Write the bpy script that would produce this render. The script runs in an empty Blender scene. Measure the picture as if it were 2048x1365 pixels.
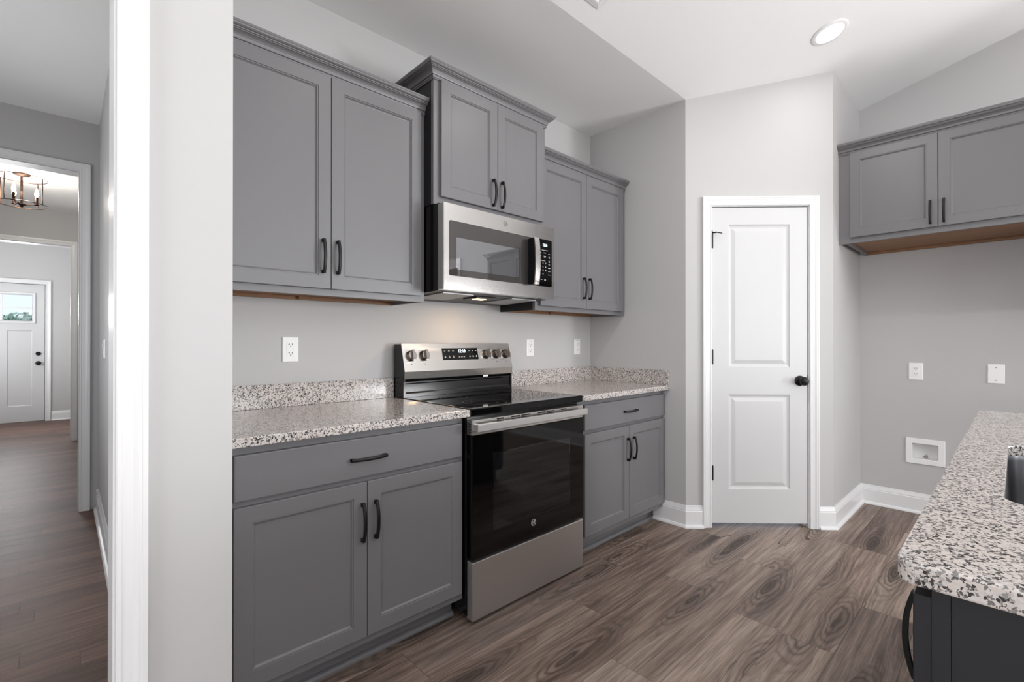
import bpy, bmesh, math, random
from mathutils import Vector, Matrix

S = bpy.context.scene
COL = S.collection
PI = math.pi

# ---------------------------------------------------------------- camera, world, light, exposure
cam = bpy.data.cameras.new('camera')
cam.sensor_width = 36.0
cam.lens = 36.0 * 951.8 / 2048.0
cam.clip_start = 0.02
cam.clip_end = 200
cam_o = bpy.data.objects.new('camera', cam)
COL.objects.link(cam_o)
cam_o.location = (0, 0, 1.20)
cam_o.rotation_euler = (math.radians(90 + 0.169), 0, math.radians(46.686 - 90))
S.camera = cam_o

S.view_settings.view_transform = 'Standard'
S.view_settings.look = 'None'
S.view_settings.exposure = 0.0
S.view_settings.gamma = 1.0
S.view_settings.use_curve_mapping = False
S.cycles.use_denoising = True
S.cycles.max_bounces = 10
S.cycles.diffuse_bounces = 6
S.cycles.glossy_bounces = 5
S.cycles.transmission_bounces = 6
S.cycles.sample_clamp_indirect = 6.0
S.cycles.caustics_reflective = False
S.cycles.caustics_refractive = False

W_ = bpy.data.worlds.new('sky')
S.world = W_
W_.use_nodes = True
_n = W_.node_tree.nodes
_bg = _n['Background']
_bg.inputs['Color'].default_value = (0.74, 0.85, 1.0, 1)
_bg.inputs['Strength'].default_value = 1.25


def area(name, loc, direction, sx, sy, power, color=(1, 1, 1), shape='RECTANGLE', spread=None):
    l = bpy.data.lights.new(name, 'AREA')
    l.shape = shape
    l.size = sx
    l.size_y = sy
    l.energy = power
    l.color = color
    if spread:
        l.spread = spread
    o = bpy.data.objects.new(name, l)
    COL.objects.link(o)
    o.location = loc
    o.rotation_euler = Vector(direction).to_track_quat('-Z', 'Y').to_euler()
    return o


DAY = (0.97, 0.985, 1.0)
# daylight at rear, side and front door windows; west and hall-room fills are added
area('daylight_rear', (-1.9, -5.84, 1.45), (0, 1, 0.0), 2.3, 1.9, 20, DAY)
area('daylight_rear', (1.6, -5.84, 1.45), (0, 1, 0.1), 2.3, 1.9, 110, DAY)
area('daylight_side', (4.34, -3.4, 1.42), (-1, 0, 0.30), 2.1, 1.8, 310, DAY)
area('daylight_side_up', (4.33, -3.4, 1.42), (-1, 0.9, 1.3), 2.1, 1.8, 85, DAY)
area('fill_west', (-3.94, -.4, 1.50), (1, -.25, 1.0), 2.3, 1.8, 140, DAY)  # added fill for the surfaces that face west
area('fill_hall', (-1.26, 3.0, 1.50), (1, .2, 0.35), 1.3, 1.4, 19, DAY)  # added fill that brightens the hall walls
area('fill_den', (-1.51, 6.0, 1.50), (1, 0, 0.5), 1.3, 1.4, 13, DAY)  # added fill for the middle room
area('fill_foyer', (-1.46, 9.0, 1.50), (1, .4, 0.3), .8, 1.4, 32, DAY)  # added fill that brightens the inner face of the front door
area('daylight_entry', (-.665, 10.17, 1.72), (0, -1, -0.05), .60, .36, 20, DAY)


# ---------------------------------------------------------------- materials
def lin(r, g, b):
    f = lambda c: (c / 255 / 12.92) if c / 255 <= 0.04045 else ((c / 255 + 0.055) / 1.055) ** 2.4
    return (f(r), f(g), f(b), 1)


class NT:
    """small node helper"""
    def __init__(s, name):
        s.m = bpy.data.materials.new(name)
        s.m.use_nodes = True
        s.t = s.m.node_tree
        s.p = s.t.nodes['Principled BSDF']

    def n(s, typ, **kw):
        nd = s.t.nodes.new(typ)
        for k, v in kw.items():
            setattr(nd, k, v)
        return nd

    def link(s, a, b):
        s.t.links.new(a, b)

    def val(s, sock, v):
        if hasattr(v, 'is_linked') or isinstance(v, bpy.types.NodeSocket):
            s.link(v, sock)
        else:
            sock.default_value = v

    def math(s, op, a, b=None, c=None):
        nd = s.n('ShaderNodeMath', operation=op)
        s.val(nd.inputs[0], a)
        if b is not None:
            s.val(nd.inputs[1], b)
        if c is not None:
            s.val(nd.inputs[2], c)
        return nd.outputs[0]

    def comb(s, x, y, z):
        nd = s.n('ShaderNodeCombineXYZ')
        for i, v in enumerate((x, y, z)):
            s.val(nd.inputs[i], v)
        return nd.outputs[0]

    def noise(s, vec, scale=1.0, detail=2.0, rough=0.5, dist=0.0):
        nd = s.n('ShaderNodeTexNoise')
        if vec is not None:
            s.link(vec, nd.inputs['Vector'])
        nd.inputs['Scale'].default_value = scale
        nd.inputs['Detail'].default_value = detail
        nd.inputs['Roughness'].default_value = rough
        nd.inputs['Distortion'].default_value = dist
        return nd.outputs['Fac']

    def ramp(s, fac, stops, interp='LINEAR'):
        nd = s.n('ShaderNodeValToRGB')
        cr = nd.color_ramp
        cr.interpolation = interp
        while len(cr.elements) < len(stops):
            cr.elements.new(0.5)
        for e, (p, c) in zip(cr.elements, stops):
            e.position = p
            e.color = c if len(c) == 4 else (*c, 1)
        s.link(fac, nd.inputs['Fac'])
        return nd.outputs['Color']

    def mix(s, fac, a, b, blend='MIX'):
        nd = s.n('ShaderNodeMix', data_type='RGBA', blend_type=blend)
        s.val(nd.inputs[0], fac)
        s.val(nd.inputs[6], a)
        s.val(nd.inputs[7], b)
        return nd.outputs[2]

    def bump(s, height, strength=0.2, dist=0.002):
        nd = s.n('ShaderNodeBump')
        nd.inputs['Strength'].default_value = strength
        nd.inputs['Distance'].default_value = dist
        s.link(height, nd.inputs['Height'])
        s.link(nd.outputs['Normal'], s.p.inputs['Normal'])

    def pos(s):
        return s.n('ShaderNodeNewGeometry').outputs['Position']

    def obj(s):
        return s.n('ShaderNodeTexCoord').outputs['Object']


def paint(name, col, rough=0.5, spec=0.4, tex=0.0, tscale=300):
    k = NT(name)
    k.p.inputs['Roughness'].default_value = rough
    k.p.inputs['Specular IOR Level'].default_value = spec
    f = k.noise(k.pos(), 2.2, 3)
    c2 = tuple(x * 0.965 for x in col[:3]) + (1,)
    k.link(k.mix(f, col, c2), k.p.inputs['Base Color'])
    if tex:
        k.bump(k.noise(k.pos(), tscale, 3), tex, 0.0008)
    return k.m


def metal(name, col, rough, brushed=None, met=1.0):
    k = NT(name)
    k.p.inputs['Metallic'].default_value = met
    k.p.inputs['Base Color'].default_value = col
    k.p.inputs['Roughness'].default_value = rough
    if brushed:
        mp = k.n('ShaderNodeMapping')
        mp.inputs['Scale'].default_value = brushed
        k.link(k.pos(), mp.inputs['Vector'])
        f = k.noise(mp.outputs[0], 1, 4, 0.6)
        k.link(k.math('MULTIPLY_ADD', f, 0.06, rough - 0.03), k.p.inputs['Roughness'])
        k.p.inputs['Anisotropic'].default_value = 0.5
    return k.m


def gloss(name, col, rough, spec=0.5, coat=0.0, met=0.0):
    k = NT(name)
    k.p.inputs['Metallic'].default_value = met
    k.p.inputs['Base Color'].default_value = col
    k.p.inputs['Roughness'].default_value = rough
    k.p.inputs['Specular IOR Level'].default_value = spec
    k.p.inputs['Coat Weight'].default_value = coat
    k.p.inputs['Coat Roughness'].default_value = 0.03
    f = k.noise(k.pos(), 14, 2)
    k.link(k.math('MULTIPLY_ADD', f, rough * 0.2, rough * 0.9), k.p.inputs['Roughness'])
    return k.m


def emit(name, col, strength):
    k = NT(name)
    k.p.inputs['Base Color'].default_value = (0.8, 0.8, 0.8, 1)
    k.p.inputs['Emission Color'].default_value = col
    k.p.inputs['Emission Strength'].default_value = strength
    return k.m


def granite(name):
    k = NT(name)
    p = k.pos()
    w = k.n('ShaderNodeTexNoise')
    k.link(p, w.inputs['Vector'])
    w.inputs['Scale'].default_value = 150
    w.inputs['Detail'].default_value = 2
    add = k.n('ShaderNodeVectorMath', operation='MULTIPLY_ADD')
    k.link(w.outputs['Color'], add.inputs[0])
    add.inputs[1].default_value = (0.008, 0.008, 0.008)
    k.link(p, add.inputs[2])

    def cells(scale):
        v = k.n('ShaderNodeTexVoronoi')
        k.link(add.outputs[0], v.inputs['Vector'])
        v.inputs['Scale'].default_value = scale
        sep = k.n('ShaderNodeSeparateColor')
        k.link(v.outputs['Color'], sep.inputs[0])
        return sep.outputs
    a, b = cells(255), cells(350)
    cl = k.noise(p, 30, 3, 0.6)
    val = k.math('ADD', k.math('MULTIPLY', a[0], 0.84), k.math('MULTIPLY', cl, 0.32))
    base = k.ramp(val, [(0.0, lin(38, 38, 40)), (0.25, lin(62, 61, 62)), (0.29, lin(112, 110, 109)), (0.40, lin(146, 143, 141)),
                        (0.46, lin(190, 184, 181)), (0.75, lin(208, 202, 198)), (1.0, lin(202, 190, 183))])
    dk = k.math('GREATER_THAN', b[1], 0.925)
    k.link(k.mix(k.math('MULTIPLY', dk, 0.8), base, lin(52, 48, 48)), k.p.inputs['Base Color'])
    k.p.inputs['Roughness'].default_value = 0.13
    k.p.inputs['Specular IOR Level'].default_value = 0.5
    return k.m


def plank_floor(name, PW=0.1905, tones=((86, 72, 65), (122, 104, 94), (150, 131, 119), (178, 159, 146)), fig=1.0, gray=0.45):
    k = NT(name)
    PL = 1.22
    sp = k.n('ShaderNodeSeparateXYZ')
    k.link(k.pos(), sp.inputs[0])
    x, y = sp.outputs[0], sp.outputs[1]
    ys = k.math('DIVIDE', k.math('ADD', y, 20 * PW - 0.105), PW)
    row = k.math('FLOOR', ys)
    wn = k.n('ShaderNodeTexWhiteNoise', noise_dimensions='1D')
    k.link(row, wn.inputs['W'])
    xs = k.math('ADD', k.math('DIVIDE', x, PL), k.math('MULTIPLY', wn.outputs['Value'], 9.0))
    colr = k.math('FLOOR', xs)
    w2 = k.n('ShaderNodeTexWhiteNoise', noise_dimensions='2D')
    k.link(k.comb(row, colr, 0), w2.inputs['Vector'])
    sc = k.n('ShaderNodeSeparateColor')
    k.link(w2.outputs['Color'], sc.inputs[0])
    r1, r2, r3 = sc.outputs[0], sc.outputs[1], sc.outputs[2]
    fy = k.math('FRACT', ys)
    fx = k.math('FRACT', xs)
    ey = k.math('MULTIPLY', k.math('MINIMUM', fy, k.math('SUBTRACT', 1, fy)), PW)
    ex = k.math('MULTIPLY', k.math('MINIMUM', fx, k.math('SUBTRACT', 1, fx)), PL)
    e = k.math('MINIMUM', ey, ex)
    seam = k.math('SUBTRACT', 1, k.math('SMOOTH_MIN', k.math('DIVIDE', e, 0.0016), 1.0, 0.1))
    X = k.math('ADD', x, k.math('MULTIPLY', r1, 40))
    Y = k.math('ADD', y, k.math('MULTIPLY', r2, 40))
    Z = k.math('MULTIPLY', r3, 30)
    sx = lambda a, b: k.comb(k.math('MULTIPLY', X, a), k.math('MULTIPLY', Y, b), Z)
    KX, KY = 1.0, 5.0
    vo = k.n('ShaderNodeTexVoronoi', voronoi_dimensions='2D')
    k.link(k.comb(k.math('MULTIPLY', X, KX), k.math('MULTIPLY', Y, KY), 0), vo.inputs['Vector'])
    vo.inputs['Scale'].default_value = 1.0
    vs_ = k.n('ShaderNodeSeparateColor')
    k.link(vo.outputs['Color'], vs_.inputs[0])
    vp = k.n('ShaderNodeSeparateXYZ')
    k.link(vo.outputs['Position'], vp.inputs[0])
    on = k.math('GREATER_THAN', vs_.outputs[0], 0.28)
    wob = k.math('SUBTRACT', k.noise(sx(1.7, 7), 1, 3, 0.55), 0.5)
    d = k.math('ADD', vo.outputs['Distance'], k.math('MULTIPLY', wob, 0.55))
    halo = k.math('MULTIPLY', on, k.ramp(d, [(0.02, (1, 1, 1, 1)), (0.48, (0, 0, 0, 1))]))
    core = k.math('MULTIPLY', on, k.ramp(d, [(0.03, (1, 1, 1, 1)), (0.13, (0, 0, 0, 1))]))
    dy = k.math('SUBTRACT', Y, k.math('DIVIDE', vp.outputs[1], KY))
    Y = k.math('SUBTRACT', Y, k.math('MULTIPLY', k.math('MULTIPLY', dy, halo), 0.70))
    fine = k.noise(sx(9, 230), 1, 3, 0.6)                     # pores
    med = k.noise(sx(2.2, 46), 1, 6, 0.66, 0.25)              # streaks
    thin = k.noise(sx(1.5, 120), 1, 3, 0.6)                   # long hairlines
    cloud = k.noise(sx(1.4, 7), 1, 3, 0.5)
    ringf = k.math('SINE', k.math('MULTIPLY', k.math('ADD', d, k.math('MULTIPLY', fine, 0.03)), 85))
    ring = k.math('POWER', k.math('MULTIPLY_ADD', ringf, 0.5, 0.5), 2.0)
    crk = k.math('ABSOLUTE', k.math('SUBTRACT', k.noise(sx(0.45, 7), 1, 2, 0.5, 0.0), 0.5))
    crack = k.math('MULTIPLY', k.math('LESS_THAN', crk, 0.0030),
                   k.math('GREATER_THAN', k.noise(sx(0.9, 2.5), 1, 1), 0.56))
    t = [lin(*c) for c in tones]
    v = k.math('ADD', k.math('ADD', k.math('MULTIPLY', med, 0.80), k.math('MULTIPLY', r3, 0.20)), k.math('MULTIPLY', cloud, 0.20))
    base = k.ramp(v, [(0.38, t[0]), (0.51, t[1]), (0.62, t[2]), (0.76, t[3])])
    base = k.mix(k.math('MULTIPLY', r2, gray), base, k.mix(0.5, base, lin(112, 108, 106)))
    dk = lambda q: tuple(z * q for z in t[0][:3]) + (1,)
    c = k.mix(k.math('MULTIPLY', halo, 0.40 * fig), base, dk(.72))
    c = k.mix(k.math('MULTIPLY', k.math('MULTIPLY', ring, halo), 0.95 * fig), c, dk(.50))
    c = k.mix(k.math('MULTIPLY', core, 0.75 * fig), c, dk(.42))
    th = k.ramp(thin, [(0.36, (1, 1, 1, 1)), (0.45, (0, 0, 0, 1))])
    c = k.mix(k.math('MULTIPLY', th, 0.42), c, dk(.62))
    fi = k.ramp(fine, [(0.36, (1, 1, 1, 1)), (0.50, (0, 0, 0, 1))])
    c = k.mix(k.math('MULTIPLY', fi, 0.34), c, dk(.70))
    c = k.mix(k.math('MULTIPLY', crack, 0.8 * fig), c, dk(.22))
    c = k.mix(k.math('MULTIPLY', seam, 0.78), c, dk(.30))
    k.link(c, k.p.inputs['Base Color'])
    k.p.inputs['Specular IOR Level'].default_value = 0.30
    k.link(k.math('MULTIPLY_ADD', med, 0.14, 0.38), k.p.inputs['Roughness'])
    h = k.math('SUBTRACT', k.math('MULTIPLY', fine, 0.35), k.math('MULTIPLY', seam, 1.0))
    k.bump(h, 0.22, 0.0012)
    return k.m


def wood_raw(name):
    k = NT(name)
    mp = k.n('ShaderNodeMapping')
    mp.inputs['Scale'].default_value = (3, 40, 40)
    k.link(k.obj(), mp.inputs['Vector'])
    f = k.noise(mp.outputs[0], 1, 4)
    k.link(k.ramp(f, [(0.3, lin(118, 82, 56)), (0.7, lin(150, 110, 78))]), k.p.inputs['Base Color'])
    k.p.inputs['Roughness'].default_value = 0.55
    return k.m


def mesh_filter(name):
    k = NT(name)
    p = k.obj()
    ck = k.n('ShaderNodeTexChecker')
    ck.inputs['Scale'].default_value = 220
    k.link(p, ck.inputs['Vector'])
    ck.inputs['Color1'].default_value = lin(215, 215, 216)
    ck.inputs['Color2'].default_value = lin(120, 120, 122)
    k.link(ck.outputs['Color'], k.p.inputs['Base Color'])
    k.p.inputs['Metallic'].default_value = 0.3
    k.p.inputs['Roughness'].default_value = 0.4
    return k.m


def glass_mat(name):
    m = bpy.data.materials.new(name)
    m.use_nodes = True
    t = m.node_tree
    t.nodes.clear()
    o = t.nodes.new('ShaderNodeOutputMaterial')
    mx = t.nodes.new('ShaderNodeMixShader')
    tr = t.nodes.new('ShaderNodeBsdfTransparent')
    gl = t.nodes.new('ShaderNodeBsdfGlossy')
    gl.inputs['Roughness'].default_value = 0.02
    fr = t.nodes.new('ShaderNodeFresnel')
    fr.inputs['IOR'].default_value = 1.45
    t.links.new(fr.outputs[0], mx.inputs[0])
    t.links.new(tr.outputs[0], mx.inputs[1])
    t.links.new(gl.outputs[0], mx.inputs[2])
    t.links.new(mx.outputs[0], o.inputs[0])
    return m


def leaf_mat(name, a, b):
    k = NT(name)
    f = k.noise(k.pos(), 3, 3)
    k.link(k.ramp(f, [(0.3, lin(*a)), (0.7, lin(*b))]), k.p.inputs['Base Color'])
    k.p.inputs['Roughness'].default_value = 0.6
    return k.m


M = dict(
    wall=paint('greige_wall_paint', lin(190, 189, 189), 0.62, 0.25, 0.05),
    ceil=paint('white_ceiling_paint', lin(243, 243, 243), 0.75, 0.2, 0.05, 200),
    trim=paint('white_trim_enamel', lin(227, 227, 228), 0.30, 0.45),
    door=paint('white_door_enamel', lin(206, 206, 207), 0.36, 0.4),
    cab=paint('slate_gray_cabinet_paint', lin(112, 111, 113), 0.36, 0.42),
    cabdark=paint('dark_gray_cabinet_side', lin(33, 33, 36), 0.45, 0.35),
    island=paint('charcoal_island_paint', lin(41, 41, 44), 0.40, 0.3),
    raw=wood_raw('raw_birch_ply'),
    black=gloss('matte_black_hardware', lin(12, 12, 13), 0.42, 0.3),
    blackgloss=gloss('black_enamel', lin(13, 13, 14), 0.16, 0.5),
    blackglass=gloss('black_oven_glass', lin(5, 5, 6), 0.05, 0.38),
    mwglass=gloss('smoked_window_glass', lin(86, 83, 82), 0.03, 0.75, 0, .6),
    mwinner=gloss('smoked_inner_glass', lin(146, 147, 150), 0.025, 0.9, 0, .85),
    plastic=gloss('dark_charcoal_plastic', lin(34, 34, 36), 0.4, 0.4),
    steel=metal('brushed_stainless_steel', lin(200, 196, 192), 0.26, (3, 3, 420)),
    satin=metal('satin_stainless_panel', lin(192, 189, 187), 0.36, (3, 3, 420), .86),
    steel2=metal('polished_stainless_steel', lin(206, 203, 200), 0.17, (3, 3, 300)),
    knobsteel=metal('dark_knob_steel', lin(150, 144, 140), 0.22),
    steelv=metal('satin_sink_steel', lin(150, 150, 153), 0.24, (60, 60, 5)),
    white=gloss('white_cover_plastic', lin(236, 236, 236), 0.30, 0.45),
    dark=gloss('dark_slot', lin(28, 28, 28), 0.6, 0.2),
    granite=granite('speckled_white_granite'),
    floor=plank_floor('weathered_oak_planks'),
    floor2=plank_floor('dark_hall_planks', 0.127, [(64, 43, 36), (86, 61, 51), (106, 78, 66), (124, 95, 82)], 0.5, 0.0),
    bronze=metal('antique_copper_bronze', lin(66, 48, 39), 0.40),
    filt=mesh_filter('aluminium_grease_mesh'),
    glass=glass_mat('clear_window_glass'),
    bulb=emit('candle_bulb_glow', (1.0, 0.88, 0.70, 1), 9),
    lens=emit('downlight_lens_glow', (1.0, 0.98, 0.95, 1), 5),
    mwlamp=emit('hood_lamp_glow', (1.0, 0.66, 0.30, 1), 9),
    clock=emit('pale_cyan_clock_segments', (0.62, 0.92, 1.0, 1), 2.2),
    legend=emit('lit_white_legend', (0.95, 0.97, 1.0, 1), 0.10),
    emblem=gloss('silver_print', lin(196, 196, 198), 0.35, 0.5),
    emblemd=gloss('etched_gray_print', lin(108, 106, 104), 0.4, 0.4),
    leaf=leaf_mat('green_leaves', (48, 84, 38), (122, 160, 92)),
    leafpale=leaf_mat('washed_out_leaves', (120, 150, 128), (190, 212, 196)),  # wash-out of the bright outdoors put into the leaf colour
    bark=paint('gray_bark', lin(96, 84, 74), 0.9, 0.1),
    lawn=paint('lawn_green', lin(96, 122, 70), 0.9, 0.1),
)


# ---------------------------------------------------------------- mesh helpers
def link_obj(name, bm, mat, parent=None, smooth=False):
    me = bpy.data.meshes.new(name)
    bmesh.ops.recalc_face_normals(bm, faces=bm.faces)
    bm.to_mesh(me)
    bm.free()
    mats = mat if isinstance(mat, (list, tuple)) else [mat]
    for m in mats:
        me.materials.append(m)
    if smooth:
        for p in me.polygons:
            p.use_smooth = True
        try:
            me.set_sharp_from_angle(angle=math.radians(35))
        except Exception:
            pass
    o = bpy.data.objects.new(name, me)
    COL.objects.link(o)
    if parent is not None:
        o.parent = parent
    return o


def tag(o, label=None, cat=None, group=None, kind=None):
    if label:
        o['label'] = label
    if cat:
        o['category'] = cat
    if group:
        o['group'] = group
    if kind:
        o['kind'] = kind
    return o


def thing(name, label, cat, loc=(0, 0, 0), rotz=0.0, group=None, kind=None):
    o = bpy.data.objects.new(name, None)
    o.empty_display_size = 0.1
    COL.objects.link(o)
    o.location = loc
    o.rotation_euler = (0, 0, rotz)
    return tag(o, label, cat, group, kind)


def B():
    return bmesh.new()


def box(bm, x0, x1, y0, y1, z0, z1, bev=0.0, seg=2):
    r = bmesh.ops.create_cube(bm, size=1.0)
    vs = r['verts']
    for v in vs:
        v.co = Vector((x0 + (v.co.x + .5) * (x1 - x0), y0 + (v.co.y + .5) * (y1 - y0), z0 + (v.co.z + .5) * (z1 - z0)))
    if bev > 0:
        es = list({e for v in vs for e in v.link_edges})
        bmesh.ops.bevel(bm, geom=es, offset=bev, segments=seg, affect='EDGES', profile=0.5)
    return bm


def prism(bm, pts, f, h0, h1):
    """closed polygon pts (a,b), extruded from h0 to h1; f(a,b,h) -> xyz"""
    lo = [bm.verts.new(f(a, b, h0)) for a, b in pts]
    hi = [bm.verts.new(f(a, b, h1)) for a, b in pts]
    n = len(pts)
    bm.faces.new(lo[::-1])
    bm.faces.new(hi)
    for i in range(n):
        j = (i + 1) % n
        bm.faces.new((lo[i], lo[j], hi[j], hi[i]))
    return bm


def sweep(bm, path, prof, f, closed=False):
    """profile (out, h) swept along plan path with mitred corners; out is to the right of travel; f(a,b,h) -> xyz"""
    n = len(path)
    P = [Vector((a, b)) for a, b in path]
    rings = []
    for i in range(n):
        segs = []
        if i > 0 or closed:
            d = (P[i] - P[i - 1]).normalized()
            segs.append(Vector((d.y, -d.x)))
        if i < n - 1 or closed:
            d = (P[(i + 1) % n] - P[i]).normalized()
            segs.append(Vector((d.y, -d.x)))
        if len(segs) == 1:
            m = segs[0]
        else:
            m = (segs[0] + segs[1])
            m = m / max(m.dot(segs[0]), 1e-4)
        rings.append([bm.verts.new(f(P[i].x + m.x * o, P[i].y + m.y * o, h)) for o, h in prof])
    k = len(prof)
    for i in range(n if closed else n - 1):
        a, b = rings[i], rings[(i + 1) % n]
        for q in range(k):
            w = (q + 1) % k
            bm.faces.new((a[q], a[w], b[w], b[q]))
    if not closed:
        bm.faces.new(rings[0])
        bm.faces.new(rings[-1][::-1])
    return bm


def lathe(bm, prof, seg=24, mat=None):
    """profile (r, h) revolved around local z; mat maps to place"""
    mat = mat or Matrix.Identity(4)
    rings = []
    for r, h in prof:
        if r < 1e-6:
            rings.append([bm.verts.new(mat @ Vector((0, 0, h)))])
        else:
            rings.append([bm.verts.new(mat @ Vector((r * math.cos(2 * PI * i / seg), r * math.sin(2 * PI * i / seg), h))) for i in range(seg)])
    for a, b in zip(rings, rings[1:]):
        for i in range(seg):
            j = (i + 1) % seg
            if len(a) == 1 and len(b) == 1:
                continue
            if len(a) == 1:
                bm.faces.new((a[0], b[i], b[j]))
            elif len(b) == 1:
                bm.faces.new((a[i], a[j], b[0]))
            else:
                bm.faces.new((a[i], a[j], b[j], b[i]))
    if len(rings[0]) > 1:
        bm.faces.new(rings[0][::-1])
    if len(rings[-1]) > 1:
        bm.faces.new(rings[-1])
    return bm


def torus(bm, R, r, mat, seg=48, rs=8):
    g = []
    for i in range(seg):
        a = 2 * PI * i / seg
        g.append([bm.verts.new(mat @ Vector(((R + r * math.cos(2 * PI * j / rs)) * math.cos(a), (R + r * math.cos(2 * PI * j / rs)) * math.sin(a), r * math.sin(2 * PI * j / rs)))) for j in range(rs)])
    for i in range(seg):
        for j in range(rs):
            bm.faces.new((g[i][j], g[(i + 1) % seg][j], g[(i + 1) % seg][(j + 1) % rs], g[i][(j + 1) % rs]))
    return bm


def rod(bm, a, b, r, seg=8, r2=None):
    a, b = Vector(a), Vector(b)
    d = b - a
    m = Matrix.Translation(a) @ d.to_track_quat('Z', 'Y').to_matrix().to_4x4()
    return lathe(bm, [(r, 0), (r if r2 is None else r2, d.length)], seg, m)


def nested(bm, x0, x1, z0, z1, loops, f, cap=True, back=True):
    """rectangular rings (inset, depth) joined into a moulded panel; f(x,z,depth) -> xyz"""
    rings = []
    for ins, dep in loops:
        rings.append([bm.verts.new(f(x0 + ins, z0 + ins, dep)), bm.verts.new(f(x1 - ins, z0 + ins, dep)),
                      bm.verts.new(f(x1 - ins, z1 - ins, dep)), bm.verts.new(f(x0 + ins, z1 - ins, dep))])
    for a, b in zip(rings, rings[1:]):
        for i in range(4):
            j = (i + 1) % 4
            bm.faces.new((a[i], a[j], b[j], b[i]))
    if cap:
        bm.faces.new(rings[-1])
    if back:
        bm.faces.new(rings[0][::-1])
    return bm


def rrect(x0, x1, y0, y1, r, seg=6):
    pts = []
    for cx, cy, a0 in ((x1 - r, y1 - r, 0), (x0 + r, y1 - r, 90), (x0 + r, y0 + r, 180), (x1 - r, y0 + r, 270)):
        for i in range(seg + 1):
            a = math.radians(a0 + 90 * i / seg)
            pts.append((cx + r * math.cos(a), cy + r * math.sin(a)))
    return pts


def text_mesh(name, body, size, mat, parent, place, shear=0.0, depth=0.0003, align='CENTER'):
    cu = bpy.data.curves.new('lettering', 'FONT')
    cu.body = body
    cu.size = size
    cu.shear = shear
    cu.extrude = depth
    cu.align_x = align
    cu.align_y = 'CENTER'
    cu.resolution_u = 3
    t = bpy.data.objects.new('lettering', cu)
    COL.objects.link(t)
    bpy.context.view_layer.update()
    me = bpy.data.meshes.new_from_object(t.evaluated_get(bpy.context.evaluated_depsgraph_get()))
    bpy.data.objects.remove(t)
    me.transform(place)
    bm = B()
    bm.from_mesh(me)
    bpy.data.meshes.remove(me)
    return bm if name is None else link_obj(name, bm, mat, parent)


def facing(x, y, z, tilt=0.0):
    """text plane (x right, y up) turned to face -Y at a place; tilt leans its top away from the viewer"""
    return Matrix.Translation((x, y, z)) @ Matrix.Rotation(PI / 2 - tilt, 4, 'X')


XYZ = lambda a, b, h: (a, b, h)

# ---------------------------------------------------------------- room dimensions
YW = 2.249          # stove wall
PXL = 2.948         # pantry left wall
PA = (2.948, 1.479)  # pantry left corner
PB = (3.615, 0.812)  # pantry right corner
XR = 4.38           # right wall
YS = 0.812
ZC = 2.785
YB = 1.478          # ceiling break
SL = 0.254
RIDGE = -2.2
YC = 1.40           # face of the wall with the hall opening
XPC = 0.3206        # its outside corner
XH = 0.187          # hall side
REAR = -5.9
WEST = -4.0
vz = lambda y: ZC + SL * (YB - y) if y < YB else ZC
ZRIDGE = vz(RIDGE)
rz = lambda y: ZRIDGE - SL * (RIDGE - y)


def struct(name, bm, mat, label=None, cat=None):
    o = link_obj(name, bm, mat)
    o['kind'] = 'structure'
    if label:
        tag(o, label, cat)
    return o


# floor
bm = B()
box(bm, WEST - .1, XR + .12, REAR - .12, 10.4, -0.12, 0.0)
struct('floor', bm, M['floor'], 'weathered brown oak plank floor through kitchen and hall', 'floor')

bm = B()
box(bm, -1.7, .30, 1.465, 10.4, -0.11, 0.0006)
struct('floor_hall', bm, M['floor2'], 'dark reddish brown narrow plank floor of the hall', 'floor')

# ceiling
bm = B()
fX = lambda a, b, h: (h, a, b)      # (y, z, x)
prism(bm, [(YB, ZC), (YW + .12, ZC), (YW + .12, ZC + .15), (YB, ZC + .15)], fX, XH - .01, XR + .12)
prism(bm, [(RIDGE, ZRIDGE), (YB, ZC), (YB, ZC + .15), (RIDGE, ZRIDGE + .15)], fX, WEST - .1, XR + .12)
prism(bm, [(RIDGE, ZRIDGE), (RIDGE, ZRIDGE + .15), (REAR - .12, rz(REAR - .12) + .15), (REAR - .12, rz(REAR - .12))], fX, WEST - .1, XR + .12)
struct('ceiling', bm, M['ceil'], 'white kitchen ceiling, flat strip over stove wall then vaulted', 'ceiling')
bm = B()
box(bm, -1.7, XH + .02, YC + .10, 4.62, 2.776, 2.90)
box(bm, -1.7, 1.0, 4.62, 10.3, 2.776, 2.90)
struct('ceiling_hall', bm, M['ceil'], 'flat white ceiling of hall and foyer', 'ceiling')

# walls
fXY = lambda x0, y0, ang: (lambda s, z, t: (x0 + math.cos(ang) * s - math.sin(ang) * t, y0 + math.sin(ang) * s + math.cos(ang) * t, z))


def wall(name, pieces, f, t=0.114):
    bm = B()
    for pc in pieces:
        prism(bm, pc, f, 0.0, t)
    return struct(name, bm, M['wall'])


def rect(s0, s1, z0, z1):
    return [(s0, z0), (s1, z0), (s1, z1), (s0, z1)]


wall('wall_back', [rect(XH + .01, XR + .12, 0, ZC + .01)], fXY(0, YW, 0))
wall('wall_pantry', [rect(0, YW - PA[1], 0, ZC + .01)], lambda s, z, t: (PXL + t, PA[1] + s, z))
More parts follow.
